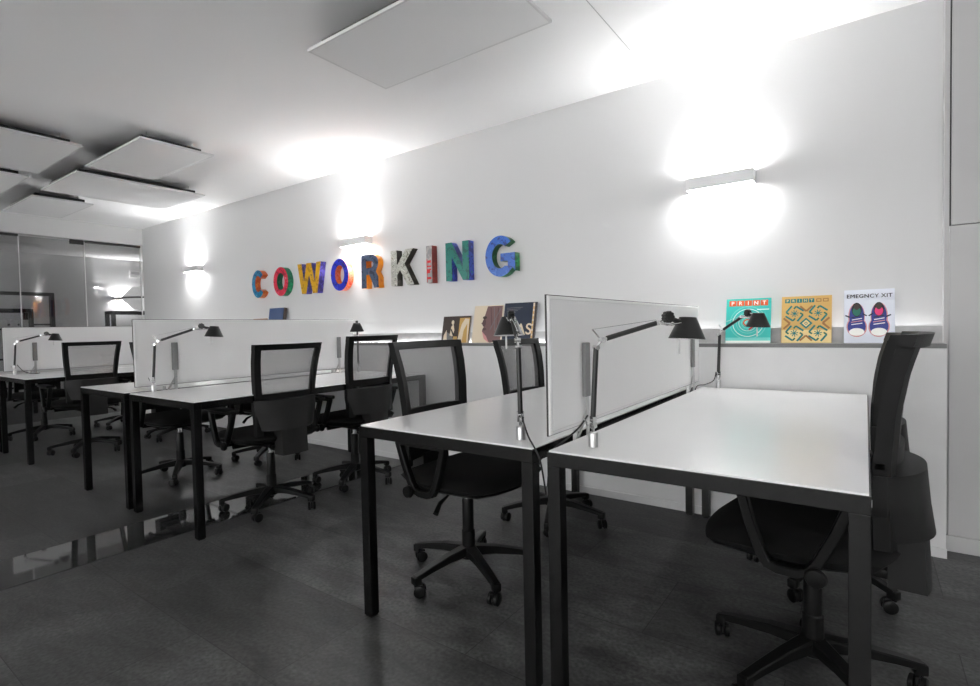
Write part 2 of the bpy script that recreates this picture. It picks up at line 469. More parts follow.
# ------------------------------------------------------------------ office chair
def bx0(z):
    pts = [(.40, -.175), (.60, -.168), (.72, -.170), (.85, -.180), (.95, -.198), (1.05, -.228)]
    for (a, xa), (b, xb) in zip(pts[:-1], pts[1:]):
        if z <= b: return xa + (xb - xa) * max(0, (z - a)) / (b - a)
    return pts[-1][1]
def hw(z): return .200 + (.226 - .200) * max(0, min(1, (z - .74) / .30))
BOW = .038
def bsurf(u, z, off=0):   # u in -1..1
    return Vector((bx0(z) - BOW * (1 - u * u) - off, u * hw(z), z))

def make_chair(label, cat_group):
    t = thing('office_chair', label, 'chair', group=cat_group)
    # star base
    b = MB(); b.lathe([(.02, .135), (.040, .13), (.045, .115), (.045, .085), (.03, .075)])
    arms = [2 * PI * k / 5 for k in range(5)]
    for a in arms:
        c, s = math.cos(a), math.sin(a)
        P = lambda r, z: (r * c, r * s, z)
        b.strap([P(.03, .112), P(.12, .106), (P(.22, .090)), P(.288, .076)], [.052, .042, .036, .032], [.042, .034, .026, .022], (-s, c, 0))
        b.box((-.017, -.017, .052), (.017, .017, .084), .004, mtx=Matrix.Translation(P(.283, 0)) @ Matrix.Rotation(a, 4, 'Z'))
    base = b.build('star_base', M['black'], t)
    for i, a in enumerate(arms):
        b = MB(); sw = a + [.9, -.7, 2.2, 1.4, -2.0][i]
        m = Matrix.Translation((.283 * math.cos(a), .283 * math.sin(a), 0)) @ Matrix.Rotation(sw, 4, 'Z') @ Matrix.Translation((-.014, 0, 0))
        for sy in (-1, 1):
            b.lathe([(.006, -.009), (.020, -.009), (.025, -.006), (.025, .006), (.020, .009), (.006, .009)], n=18, mtx=m @ Matrix.Translation((0, sy * .0145, .0255)) @ Matrix.Rotation(PI / 2, 4, 'X'))
        b.box((-.018, -.005, .014), (.020, .005, .053), .003, mtx=m)
        b.lathe([(.012, .045), (.012, .06)], n=12, mtx=m @ Matrix.Translation((.014, 0, 0)))
        b.build('caster', M['black'], base)
    MB().lathe([(.030, .10), (.030, .20), (.026, .205), (.026, .335), (.022, .345)]).build('gas_lift', M['black'], t)
    MB().lathe([(.014, .33), (.014, .405)]).build('piston', M['chrome'], t)
    # mechanism under the seat
    b = MB(); b.box((-.12, -.075, .395), (.12, .075, .432), .008)
    b.box((-.265, -.070, .385), (-.10, .070, .412), .006)
    b.tube([(-.02, -.25, .425), (-.02, .25, .425)], .012)
    b.build('seat_mechanism', M['black'], t)
    MB().tube([(.02, -.07, .41), (.03, -.16, .405), (.035, -.22, .385), (.045, -.255, .355)], [.005, .005, .010, .012]).build('lever', M['black'], t)
    # seat
    def seat(top, lowz, sc):
        def f(u, v):
            a, c = 2 * u - 1, 2 * v - 1
            # square to rounded square
            x = a * math.sqrt(1 - .32 * c * c); y = c * math.sqrt(1 - .32 * a * a)
            e = max(abs(a), abs(c))
            z = top - (top - (lowz + .022)) * (e ** 6) * .8 - .018 * max(0, a) ** 3 + .006 * c * c
            return Vector((.035 + x * .255 * sc, y * .285 * sc, z))
        def g(u, v):
            a, c = 2 * u - 1, 2 * v - 1
            p = f(u, v); e = max(abs(a), abs(c))
            return Vector(((p.x - .035) * .93 + .035, p.y * .93, lowz + .012 * e ** 4 - .008 * max(0, a) ** 3))
        return f, g
    f, g = seat(.505, .440, 1.0)
    MB().solid(f, g, 18, 18).build('seat', M['fabric'], t)
    f2, g2 = seat(.452, .428, .93)
    MB().solid(f2, g2, 10, 10).build('seat_pan', M['black'], t)
    # back frame
    b = MB()
    zt, zl = 1.045, .70
    def slab(u0, u1, za, zb, fo, ba, nu=3, nv=10, taper=None):
        def fr(s, v):
            z = za + (zb - za) * v; uu0, uu1 = (u0, u1) if taper is None else taper(v)
            return bsurf(uu0 + (uu1 - uu0) * s, z, fo)
        def bk(s, v):
            z = za + (zb - za) * v; uu0, uu1 = (u0, u1) if taper is None else taper(v)
            return bsurf(uu0 + (uu1 - uu0) * s, z, ba)
        b.solid(fr, bk, nu, nv, smooth=False)
    slab(-1, 1, zt - .034, zt, -.014, .020, 20, 2)
    slab(-1, 1, .705, .748, -.008, .012, 20, 2)
    for sg in (-1, 1):
        def tp(v, sg=sg):
            a, c = sg * 1.0, sg * (.82 + .03 * v)
            return (min(a, c), max(a, c))
        slab(0, 0, .50, zt - .03, -.012, .024, 3, 14, tp)
    b.build('back_frame', M['frame'], t)
    MB().solid(lambda u, v: bsurf(-.84 + 1.68 * u, .738 + (zt - .02 - .738) * v, .000), lambda u, v: bsurf(-.84 + 1.68 * u, .738 + (zt - .02 - .738) * v, .0012), 16, 10).build('mesh_back', M['net'], t)
    # lumbar shell: solid moulded piece behind the frame
    b = MB()
    def shw(z):
        k = max(0, min(1, (z - .525) / .177)); return .186 + .022 * min(1, k * 1.6)
    def sf(u, v):
        z = .525 + .177 * v; y = (2 * u - 1) * shw(z)
        return Vector((bx0(z) + .012 - .035 * (1 - (2 * u - 1) ** 2), y, z + (.0)))
    def sb(u, v):
        z = .525 + .177 * v; a = 2 * u - 1
        bow = .100 - .018 * v; edge = (1 - abs(a) ** 2.6)
        return Vector((bx0(z) - .018 - bow * edge, a * shw(z) * 1.0, z))
    b.solid(sf, sb, 22, 12)
    b.build('lumbar_shell', M['shell'], t)
    b = MB()
    b.solid(lambda u, v: Vector((-.185, (2 * u - 1) * .085, .372 + .165 * v)), lambda u, v: Vector((-.262 - .012 * (1 - (2 * u - 1) ** 2) - .008 * (1 - v), (2 * u - 1) * .085, .372 + .165 * v)), 8, 4)
    b.build('back_bracket', M['shell'], t)
    # loop armrests
    for sg in (-1, 1):
        y = sg * .295
        pts = [(-.115, .640), (-.085, .56), (-.045, .475), (-.025, .450), (.0, .442), (.045, .442), (.07, .450), (.085, .475), (.115, .56), (.135, .640)]
        b = MB(); b.strap([(x, y, z) for x, z in pts], .030, .026, (0, 1, 0))
        b.box((-.125, y - .014, .628), (.145, y + .014, .644), .003)
        b.box((-.03, min(y, sg * .18), .436), (.05, max(y, sg * .18), .452), .003)
        ar = b.build('armrest', M['black'], t)
        MB().box((-.135, y - .030, .642), (.155, y + .030, .665), .009, seg=3).build('arm_pad', M['black'], ar)
        MB().lathe([(.010, 0), (.024, .002), (.026, .010), (.022, .020), (.008, .022)], mtx=Matrix.Translation((-.045, y + sg * .012, .447)) @ Matrix.Rotation(-sg * PI / 2, 4, 'X')).build('knob', M['black'], ar)
    return t

G = 'black mesh-back office chairs'
chair = make_chair('nearest black office chair, seen edge-on at the right end of the front desk', G)
index_kids()
spots = [  # x, y, yaw, base angle, label
 (-.132, 1.865, PI - .05, 22, None),
 (-.140, 2.62, PI, -37, 'black office chair behind the nearest one at the right, mostly hidden by it'),
 (-1.445, 1.825, -.03, -174, 'black mesh office chair tucked in at the left side of the front left desk'),
 (-1.450, 2.62, 0, -140, 'black mesh office chair behind the near lamp, its back just below the dark blue magazine'),
 (-3.055, 1.868, PI, -123, 'black office chair turned away in the middle, its back against the middle desk'),
 (-3.045, 2.53, PI, -131, 'black office chair turned away, second along the middle desk towards the wall'),
 (-4.300, 1.88, .02, -32, 'black office chair tucked in behind the middle divider, star base seen under the desk'),
 (-4.230, 2.58, 0, -125, 'black office chair behind the middle divider, further towards the wall'),
 (-6.02, 1.81, PI, -110, 'black office chair turned away at the far left desk, armrest in view'),
 (-5.980, 2.60, PI, -60, 'black office chair at the far left desks, mostly hidden behind the middle divider'),
 (-7.340, 1.82, 0, -30, 'black office chair under the far left desk, only seat and star base seen'),
 (-7.340, 2.58, 0, 20, 'black office chair under the far desk by the glass, further towards the wall'),
]
for i, (x, y, rz, ba, lab) in enumerate(spots):
    c = chair if i == 0 else copy_tree(chair)
    c.location = (x, y, 0); c.rotation_euler = (0, 0, rz)
    if lab: c['label'] = lab
    c['_ba'] = ba
bpy.context.view_layer.update()
for c in [o for o in bpy.data.objects if o.name.startswith('office_chair')]:
    for ch in [x for x in bpy.data.objects if x.parent == c and x.name.startswith('star_base')]:
        ch.rotation_euler = (0, 0, math.radians(c['_ba']) - c.rotation_euler.z)
    k = {'office_chair': 1.018, 'office_chair.003': .985, 'office_chair.004': .985, 'office_chair.005': 1.015}.get(c.name, 1)
    for ch in [x for x in bpy.data.objects if x.parent == c and x.name.split('.')[0] in ('back_frame', 'mesh_back')]: ch.scale.z = k
    del c['_ba']

# ------------------------------------------------------------------ desk lamps
def lamp(x, y, az, reach, label, cord=None, hz=.347):
    t = thing('desk_lamp', label, 'desk lamp', (x, y, DZ), az, 'black clamp-on desk lamps')
    MB().lathe([(.012, .002), (.014, .002), (.014, .042), (.012, .045), (.006, .046)]).build('clamp', M['alu'], t)
    b = MB(); b.lathe([(.0045, .04), (.0045, .080)], n=10)
    b.lathe([(.006, .056), (.012, .060), (.012, .074), (.006, .078)], n=14)
    b.box((-.020, -.003, .064), (.012, .003, .070)); b.tube([(-.020, 0, .067), (-.028, 0, .090)], .0025, n=6)
    b.box((-.006, -.011, .066), (.006, -.008, .092)); b.box((-.006, .008, .066), (.006, .011, .092))
    b.build('lower_joint', M['chrome'], t)
    el = Vector((.014, 0, .296)); hd = Vector((reach - .115, 0, hz + .018))
    b = MB(); b.tube([(0, 0, .084), el], .0080); b.build('lower_arm', M['lamp_black'], t)
    b = MB()
    e2 = Vector((.034, 0, .318))
    b.tube([el, e2], .004, n=8); b.tube([e2 + Vector((.004, .006, -.004)), (.004, .004, .350)], .003, n=8)
    b.lathe([(.008, -.010), (.008, .010)], n=12, mtx=Matrix.Translation(e2) @ Matrix.Rotation(PI / 2, 4, 'X'))
    b.lathe([(.007, -.011), (.007, .011)], n=12, mtx=Matrix.Translation(el) @ Matrix.Rotation(PI / 2, 4, 'X'))
    d = (hd - e2).normalized()
    b.tube([e2, e2 + d * .022], .005, n=8)
    b.build('elbow', M['chrome'], t)
    MB().tube([e2 + d * .018, hd], .0078).build('upper_arm', M['lamp_black'], t)
    b = MB()
    b.tube([(.004, .004, .350), hd + Vector((.0, .004, .010))], .0009, n=5)
    b.build('spring_wire', M['chrome'], t)
    b = MB()
    ap = Vector((reach - .022, 0, hz + .018))
    b.lathe([(.007, -.010), (.007, .010)], n=12, mtx=Matrix.Translation(hd) @ Matrix.Rotation(PI / 2, 4, 'X'))
    for s in (-.008, .008): b.tube([hd + Vector((0, s, 0)), (hd + ap) / 2 + Vector((0, s * 1.3, -.006)), ap + Vector((0, s, 0))], .0030, n=8)
    b.tube([hd + Vector((.01, .012, .0)), hd + Vector((.045, .016, .012)), ap + Vector((-.01, .006, .012))], .0022, n=6)
    b.build('head_joint', M['chrome'], t)
    kn = Vector((reach - .073, 0, hz + .036))
    b = MB()
    for k in range(9):
        a = 2 * PI * k / 9
        b.lathe([(.003, -.010), (.0055, -.009), (.0055, .009), (.003, .010)], n=8, mtx=Matrix.Translation(kn + Vector((.0135 * math.cos(a), 0, .0135 * math.sin(a)))) @ Matrix.Rotation(PI / 2, 4, 'X'))
    b.lathe([(.013, -.011), (.013, .011)], n=14, mtx=Matrix.Translation(kn) @ Matrix.Rotation(PI / 2, 4, 'X'))
    b.tube([kn + Vector((.006, 0, -.004)), ap], .008, n=8)
    b.build('tilt_knob', M['lamp_black'], t)
    # shade: open truncated cone, white inside
    mt = Matrix.Translation((reach, 0, hz)) @ Matrix.Rotation(math.radians(4), 4, 'Y')
    sh = MB().lathe([(.0560, -.034), (.026, .034), (.004, .035), (.004, .033), (.0245, .0325), (.0545, -.034), (.0560, -.034)], mtx=mt, n=36, cap=False).build('lamp_shade', M['lamp_black'], t)
    MB().lathe([(.0540, -.0335), (.0240, .0320), (.003, .0322)], mtx=mt, n=36, cap=False).build('inner_reflector', M['lamp_white'], sh)
    MB().tube([(reach - .022, .012, hz - .02), (reach - .022, .012, hz - .082)], .0032, n=8).build('switch_rod', M['clear'], t)
    if cord:
        loc = Matrix.Translation((x, y, DZ)) @ Matrix.Rotation(az, 4, 'Z'); inv = loc.inverted()
        pts = [Vector(p) for p in cord]; out = []
        for i in range(len(pts) - 1):
            p0 = pts[max(i - 1, 0)]; p1 = pts[i]; p2 = pts[i + 1]; p3 = pts[min(i + 2, len(pts) - 1)]
            for k in range(6):
                s = k / 6
                out.append(.5 * ((2 * p1) + (p2 - p0) * s + (2 * p0 - 5 * p1 + 4 * p2 - p3) * s * s + (3 * p1 - p0 - 3 * p2 + p3) * s ** 3))
        out.append(pts[-1])
        MB().tube([inv @ p for p in out], .0028, n=8).build('cord', M['cord'], t)
    return t
lamp(-.658, 1.437, math.radians(55), .345, 'black clamp lamp in front of the nearest divider, at the corner of the front desk',
     [(-.672, 1.432, .835), (-.70, 1.425, .795), (-.735, 1.40, .757), (-.765, 1.375, .72), (-.778, 1.37, .62)])
lamp(-.897, 1.413, math.radians(131), .25, 'black clamp lamp on the desk left of the front divider, head turned away',
     [(-.893, 1.408, .835), (-.87, 1.39, .80), (-.835, 1.36, .765), (-.80, 1.335, .742), (-.780, 1.335, .70), (-.778, 1.36, .60)], hz=.365)
lamp(-.662, 3.085, math.radians(-42), .31, 'black clamp lamp standing in front of the turquoise magazine',
     [(-.672, 3.080, .83), (-.682, 3.065, .785), (-.715, 3.02, .765), (-.755, 2.99, .752), (-.768, 2.985, .66)], hz=.372)
lamp(-3.655, 1.455, math.radians(52), .355, 'black clamp lamp at the near end of the middle divider', hz=.372)
lamp(-3.560, 3.02, math.radians(-41), .30, 'black clamp lamp at the wall end of the middle divider, behind a chair back', hz=.385)
lamp(-6.655, 1.445, math.radians(52), .34, 'small distant black clamp lamp on the far left desk',
     [(-6.612, 1.455, .835), (-6.58, 1.49, .775), (-6.54, 1.54, .748), (-6.56, 1.60, .744), (-6.62, 1.62, .744), (-6.69, 1.62, .70)], hz=.355)

# ------------------------------------------------------------------ COWORKING letters
LF, LB_ = 3.275, YW - .001
def arc(cx, cy, rx, ry, a0, a1, n=24):
    return [(cx + rx * math.cos(math.radians(a0 + (a1 - a0) * i / n)), cy + ry * math.sin(math.radians(a0 + (a1 - a0) * i / n))) for i in range(n + 1)]
LH = .306
def shapes(ch, w):
    h = LH; st = .062
    if ch == 'O': return [arc(w / 2, h / 2, w / 2, h / 2, 0, 360, 40)[:-1], arc(w / 2, h / 2, w / 2 - st, h / 2 - st, 0, 360, 32)[:-1]]
    if ch == 'C':
        o = arc(w / 2, h / 2, w / 2, h / 2, 38, 322, 36); i = arc(w / 2, h / 2, w / 2 - st, h / 2 - st, 322, 38, 32)
        i[0] = (o[-1][0] - .055, o[-1][1] + .035); i[-1] = (o[0][0] - .055, o[0][1] - .035); return [o + i]
    if ch == 'G':
        o = arc(w / 2, h / 2, w / 2, h / 2, 42, 325, 36); i = arc(w / 2, h / 2, w / 2 - st, h / 2 - st, 305, 42, 30)
        i[-1] = (o[0][0] - .055, o[0][1] - .030)
        return [o + [(w, h * .12), (w, h * .56), (w * .52, h * .56), (w * .52, h * .37), (w * .76, h * .37), (w * .76, h * .25)] + i]
    if ch == 'I': return [[(0, 0), (w, 0), (w, h), (0, h)]]
    if ch == 'N': return [[(0, 0), (.27 * w, 0), (.27 * w, h * .62), (.73 * w, 0), (w, 0), (w, h), (.73 * w, h), (.73 * w, h * .38), (.27 * w, h), (0, h)]]
    if ch == 'K': return [[(0, 0), (.27 * w, 0), (.27 * w, h * .30), (.40 * w, h * .44), (.70 * w, 0), (w, 0), (.60 * w, h * .60), (.97 * w, h), (.66 * w, h), (.27 * w, h * .58), (.27 * w, h), (0, h)]]
    if ch == 'W': return [[(.17 * w, 0), (.36 * w, 0), (.50 * w, h * .62), (.64 * w, 0), (.83 * w, 0), (w, h), (.82 * w, h), (.73 * w, h * .38), (.60 * w, h), (.40 * w, h), (.27 * w, h * .38), (.18 * w, h), (0, h)]]
    if ch == 'R':
        o = [(0, 0), (.29 * w, 0), (.29 * w, h * .40), (.46 * w, h * .40), (.70 * w, h * .06), (.72 * w, 0), (w, 0), (.97 * w, h * .10), (.97 * w, h * .32), (.84 * w, h * .47)] + arc(w * .55, h * .73, w * .43, h * .27, -30, 90, 14) + [(0, h)]
        i = [(.29 * w, h * .60)] + arc(w * .52, h * .70, w * .19, h * .10, -90, 90, 10) + [(.29 * w, h * .80)]
        return [o, i]
def letter(ch, x0, x1, faces, side, label):
    w = x1 - x0
    cu = bpy.data.curves.new('outline', 'CURVE'); cu.dimensions = '2D'; cu.fill_mode = 'BOTH'; cu.extrude = (LB_ - LF) / 2
    for loop in shapes(ch, w):
        sp = cu.splines.new('POLY'); sp.points.add(len(loop) - 1)
        for p, q in zip(sp.points, loop): p.co = (q[0], q[1], 0, 1)
        sp.use_cyclic_u = True
    tmp = bpy.data.objects.new('tmp', cu); COL.objects.link(tmp)
    bpy.context.view_layer.update()
    me = bpy.data.meshes.new_from_object(tmp.evaluated_get(bpy.context.evaluated_depsgraph_get()))
    bpy.data.objects.remove(tmp)
    t = thing('letter_' + ch.lower(), label, 'letter', (x0, (LF + LB_) / 2, 1.4812), 0, 'collage letters of the word on the wall')
    rot = Matrix.Rotation(PI / 2, 4, 'X')
    for nm, sel, mat in (('face', True, faces), ('side', False, side)):
        bm = bmesh.new(); bm.from_mesh(me)
        kill = [f for f in bm.faces if (f.normal.z > .7) != sel]
        bmesh.ops.delete(bm, geom=kill, context='FACES')
        if sel:   # thin cut-out card face, slightly proud of the sides
            r = bmesh.ops.extrude_face_region(bm, geom=bm.faces[:])
            bmesh.ops.translate(bm, verts=[v for v in r['geom'] if isinstance(v, bmesh.types.BMVert)], vec=(0, 0, .0012))
        bmesh.ops.transform(bm, matrix=rot, verts=bm.verts[:])
        m2 = bpy.data.meshes.new(nm); bm.to_mesh(m2); bm.free(); m2.materials.append(mat)
        o = bpy.data.objects.new(nm, m2); COL.objects.link(o); o.parent = t
    return t
def r_(x): return x * 1.0046
s = srgb
letter('C', r_(-5.587), r_(-5.345), collage('letter_c_face', [(0, s(20, 60, 110)), (.40, s(28, 120, 160)), (.58, s(60, 150, 190)), (.66, s(225, 230, 230))]), collage('letter_c_side', [(0, s(210, 90, 30)), (.55, s(225, 120, 40)), (.7, s(190, 60, 30))]), 'blue collage letter C with orange sides, first letter on the wall')
letter('O', r_(-5.168), r_(-4.905), collage('letter_o_face', [(0, s(150, 30, 60)), (.42, s(215, 50, 75)), (.60, s(230, 90, 120)), (.70, s(220, 200, 205))]), collage('letter_o_side', [(0, s(10, 110, 75)), (.6, s(30, 150, 95))]), 'pinkish red letter O with green sides, between C and W')
letter('W', r_(-4.735), r_(-4.355), collage('letter_w_face', [(0, s(180, 130, 20)), (.42, s(215, 165, 30)), (.66, s(110, 90, 60)), (.75, s(235, 200, 90))]), collage('letter_w_side', [(0, s(50, 40, 110)), (.5, s(85, 75, 165)), (.68, s(25, 30, 60))]), 'mustard yellow letter W with purple sides')
letter('O', r_(-4.203), r_(-3.945), collage('letter_second_o_face', [(0, s(20, 25, 120)), (.42, s(35, 50, 190)), (.62, s(70, 90, 215)), (.74, s(200, 210, 240))]), collage('letter_second_o_side', [(0, s(235, 110, 30)), (.5, s(240, 130, 100)), (.65, s(225, 60, 30))]), 'bright blue letter O with orange sides, between W and R')
letter('R', r_(-3.765), r_(-3.535), collage('letter_r_face', [(0, s(40, 50, 70)), (.42, s(70, 85, 110)), (.60, s(90, 105, 130)), (.68, s(190, 60, 50)), (.73, s(220, 140, 50))]), collage('letter_r_side', [(0, s(235, 140, 20)), (.6, s(220, 120, 25))]), 'slate blue letter R with orange sides')
letter('K', r_(-3.378), r_(-3.105), collage('letter_k_face', [(0, s(130, 128, 118)), (.40, s(190, 190, 180)), (.52, s(165, 165, 158)), (.60, s(215, 215, 208)), (.72, s(90, 88, 80))], 26), collage('letter_k_side', [(0, s(50, 46, 38)), (.6, s(80, 74, 62))]), 'pale grey newsprint letter K with dark brown sides')
tI = letter('I', r_(-2.962), r_(-2.900), collage('letter_i_face', [(0, s(150, 150, 150)), (.5, s(175, 170, 168)), (.66, s(205, 200, 198))]), collage('letter_i_side', [(0, s(130, 35, 25)), (.6, s(165, 50, 35))]), 'narrow grey and red letter I with dark red sides')
letter('N', r_(-2.752), r_(-2.517), collage('letter_n_face', [(0, s(0, 90, 85)), (.42, s(10, 120, 108)), (.68, s(50, 100, 150)), (.74, s(20, 135, 120))]), collage('letter_n_side', [(0, s(40, 45, 130)), (.5, s(65, 90, 190)), (.68, s(40, 130, 120))]), 'teal green letter N with blue sides')
letter('G', r_(-2.358), r_(-2.090), collage('letter_g_face', [(0, s(25, 55, 130)), (.40, s(45, 100, 190)), (.60, s(70, 120, 205)), (.72, s(200, 215, 235))]), collage('letter_g_side', [(0, s(20, 90, 50)), (.6, s(45, 135, 75))]), 'blue letter G with green sides, last letter on the wall')
redm = simple('red_print', s(205, 30, 35), .4)
b = MB(); yy = -(LB_ - LF) / 2 - .0018
for z, h_, x0, x1 in ((.165, .020, .012, .050), (.130, .012, .010, .054), (.080, .034, .010, .040), (.105, .012, .038, .054), (.030, .018, .010, .052)):
    b.box((x0, yy, z), (x1, yy + .001, z + h_), .0)
b.box((.004, yy, .006), (.010, yy + .001, .20))
b.build('red_print', redm, tI)

# ------------------------------------------------------------------ books and magazines on the shelf
def book(x0, x1, h, label, cover, name='magazine', th=.008, lean=12, ybot=3.235, zb=.985, cat='magazine', pages=None, yaw=0):
    w = x1 - x0
    t = thing(name, label, cat, ((x0 + x1) / 2, ybot, zb + .0005), 0, None)
    t.rotation_euler = (-math.radians(lean), 0, yaw)
    b = MB(); b.box((-w / 2 + .002, .001, .001), (w / 2 - .002, th - .001, h - .002)); b.build('pages', M['pages'], t)
    b = MB(); b.box((-w / 2, -.0008, 0), (w / 2, .001, h), .0, cover); b.box((-w / 2, th - .001, 0), (w / 2, th + .0008, h), .0, cover)
    b.box((-w / 2 - .001, -.0008, 0), (-w / 2 + .001, th + .0008, h), .0, cover)
    b.build('cover', None, t)
    return t
def rect(x0, z0, x1, z1): return [(x0, z0), (x1, z0), (x1, z1), (x0, z1)]
def disc(cx, cz, rx, rz, n=22, rot=0):
    return [(cx + rx * math.cos(2 * PI * i / n) * math.cos(rot) - rz * math.sin(2 * PI * i / n) * math.sin(rot), cz + rx * math.cos(2 * PI * i / n) * math.sin(rot) + rz * math.sin(2 * PI * i / n) * math.cos(rot)) for i in range(n)]
def ringq(cx, cz, r, wd, n=32):
    out = []
    for i in range(n):
        a, c = 2 * PI * i / n, 2 * PI * (i + 1) / n
        out.append([(cx + (r) * math.cos(a), cz + r * math.sin(a)), (cx + r * math.cos(c), cz + r * math.sin(c)), (cx + (r - wd) * math.cos(c), cz + (r - wd) * math.sin(c)), (cx + (r - wd) * math.cos(a), cz + (r - wd) * math.sin(a))])
    return out
def line(x0, z0, x1, z1, wd):
    d = Vector((x1 - x0, z1 - z0)).normalized(); n = Vector((-d.y, d.x)) * wd / 2
    return [(x0 - n.x, z0 - n.y), (x1 - n.x, z1 - n.y), (x1 + n.x, z1 + n.y), (x0 + n.x, z0 + n.y)]
def art(parent, items, name='cover_print', y=-.0010):
    b = MB()
    for k, (pts, mat, lay) in enumerate(items):
        b.poly([(p[0], y - .00022 * lay, p[1]) for p in pts], mat)
    o = b.build(name, None, parent, autosmooth=False)
    for p in o.data.polygons:
        if p.normal.y > 0: p.flip()
    return o
def text(parent, body, x, z, size, mat, name='lettering', y=-.0028, bold=.0, sx=1.0, spacing=1.0, align='LEFT', shear=0):
    cu = bpy.data.curves.new('txt', 'FONT'); cu.body = body; cu.size = size; cu.space_character = spacing
    cu.align_x = align; cu.extrude = .0002; cu.shear = shear
    tmp = bpy.data.objects.new('tmp', cu); COL.objects.link(tmp); bpy.context.view_layer.update()
    me = bpy.data.meshes.new_from_object(tmp.evaluated_get(bpy.context.evaluated_depsgraph_get()))
    bpy.data.objects.remove(tmp)
    if bold:      # heavier strokes: the outline repeated a hair's breadth around itself
        bm = bmesh.new()
        for ax, az in ((0, 0), (1, 0), (-1, 0), (0, 1), (0, -1)):
            k0 = len(bm.verts); bm.from_mesh(me); bm.verts.ensure_lookup_table()
            for v in bm.verts[k0:]: v.co.x += ax * bold * 1.6; v.co.y += az * bold; v.co.z += .00003 * (ax + 2 * az + 3)
        bm.to_mesh(me); bm.free()
    me.transform(Matrix.Rotation(PI / 2, 4, 'X') @ Matrix.Scale(sx, 4, (1, 0, 0)))
    me.materials.clear(); me.materials.append(mat)
    o = bpy.data.objects.new(name, me); COL.objects.link(o); o.parent = parent; o.location = (x, y, z); return o

c_teal = simple('print_teal', s(60, 195, 185), .35); c_teal2 = simple('print_pale_teal', s(120, 215, 205), .35); c_teal3 = simple('print_deep_teal', s(20, 120, 120), .35)
c_or = simple('print_orange', s(228, 96, 48), .35); c_white = simple('print_white', s(250, 250, 245), .35); c_red = simple('print_red', s(205, 60, 60), .4)
c_tan = simple('print_tan', s(212, 172, 100), .35); c_brown = simple('print_brown', s(160, 110, 60), .4); c_sand = simple('print_sand', s(236, 212, 150), .35)
c_dk = simple('print_black', s(25, 25, 28), .4); c_blue = simple('print_denim', s(50, 60, 140), .4); c_pink = simple('print_pink', s(215, 50, 110), .4)
c_rose = simple('print_rose', s(215, 150, 150), .4); c_navy = simple('print_navy', s(30, 42, 62), .4); c_cream = simple('print_cream', s(225, 210, 185), .4)
c_mauve = simple('print_mauve', s(120, 90, 90), .4); c_mauve2 = simple('print_dark_mauve', s(90, 65, 65), .4); c_gold = simple('print_gold', s(200, 160, 90), .4)
c_dbrown = simple('print_dark_brown', s(60, 48, 44), .4); c_blue2 = simple('print_dusty_blue', s(70, 90, 130), .5); c_grn = simple('print_green', s(30, 110, 90), .4)
c_grey = simple('print_grey', s(120, 120, 120), .5)

# 1 turquoise magazine
t = book(-.655, -.426, .255, 'turquoise magazine headed PRINT on orange blocks, behind the far desk lamp', c_teal)
w, h = .229, .255; it = []
cols_x = [-.100 + .0405 * k for k in range(5)]
for x in cols_x: it.append((rect(x, .212, x + .037, .244), c_or, 1))
for r, wd, c in ((.095, .004, c_teal2), (.080, .003, c_white), (.062, .004, c_teal2), (.048, .002, c_white), (.034, .004, c_teal2)):
    for q in ringq(.0, .115, r, wd, 36): it.append((q, c, 1))
it += [(disc(.0, .115, .026, .022), c_or, 2), (disc(.0, .115, .018, .014), c_teal2, 3), (rect(-.114, 0, .114, .030), c_teal2, 1), (rect(-.114, 0, .114, .012), c_white, 2)]  # pale and white bands at the foot: strip glow painted into the cover
it += [(line(.005, .075, .055, .115, .010), c_red, 2), (line(.045, .190, .105, .190, .004), c_white, 2)]
art(t, it)
for x, chh in zip(cols_x, 'PRINT'): text(t, chh, x + .0185, .2175, .030, c_white, bold=.0004, align='CENTER', name='title_letter')
# 2 tan magazine with pinwheels
t = book(-.373, -.144, .255, 'tan magazine with a dark teal geometric pinwheel pattern, middle of three', c_tan)
it = [(rect(-.114, 0, .114, .07), c_sand, 1)]  # paler foot: glow from the shelf painted into the cover colour
for k in range(5):
    x = -.100 + .028 * k; it.append((rect(x, .219, x + .024, .241), c_teal3, 2))
it += [(rect(.045, .221, .068, .239), c_brown, 2), (rect(.049, .225, .064, .235), c_tan, 3), (rect(.075, .221, .100, .239), c_brown, 2), (rect(.079, .225, .096, .235), c_tan, 3)]
for cx, cz in ((-.054, .160), (.054, .160), (-.054, .052), (.054, .052)):
    for k in range(8):
        a = k * PI / 4 + .2; it.append((line(cx, cz, cx + .019 * math.cos(a), cz + .019 * math.sin(a), .004), c_teal3, 3))
    for k in range(4):
        a = k * PI / 2 + PI / 4 + .15; p = Vector((cx + .036 * math.cos(a), cz + .036 * math.sin(a))); tq = Vector((-math.sin(a), math.cos(a)))
        it.append((line(p.x - tq.x * .026, p.y - tq.y * .026, p.x + tq.x * .018, p.y + tq.y * .018, .009), c_teal3, 2))
        e = p + tq * .018; n = Vector((math.cos(a), math.sin(a)))
        it.append((line(e.x, e.y, e.x - n.x * .017, e.y - n.y * .017, .008), c_grn, 3))
for q, cc in ((.030, c_teal3), (.019, c_sand), (.010, c_teal3), (.004, c_sand)):
    it.append(([(q, .106), (0, .106 + q), (-q, .106), (0, .106 - q)], cc, 3 + int((.03 - q) * 100)))
for sx in (-1, 1):
    it.append((line(sx * .105, .135, sx * .075, .106, .010), c_brown, 2)); it.append((line(sx * .105, .077, sx * .075, .106, .010), c_brown, 2))
for sz, z0 in ((1, .200), (-1, .012)):
    it.append((line(-.028, z0, 0, z0 - sz * .028, .009), c_brown, 2)); it.append((line(.028, z0, 0, z0 - sz * .028, .009), c_brown, 2))
it = [([(max(-.1135, min(.1135, p[0])), max(.001, p[1])) for p in pts], m, l) for pts, m, l in it]
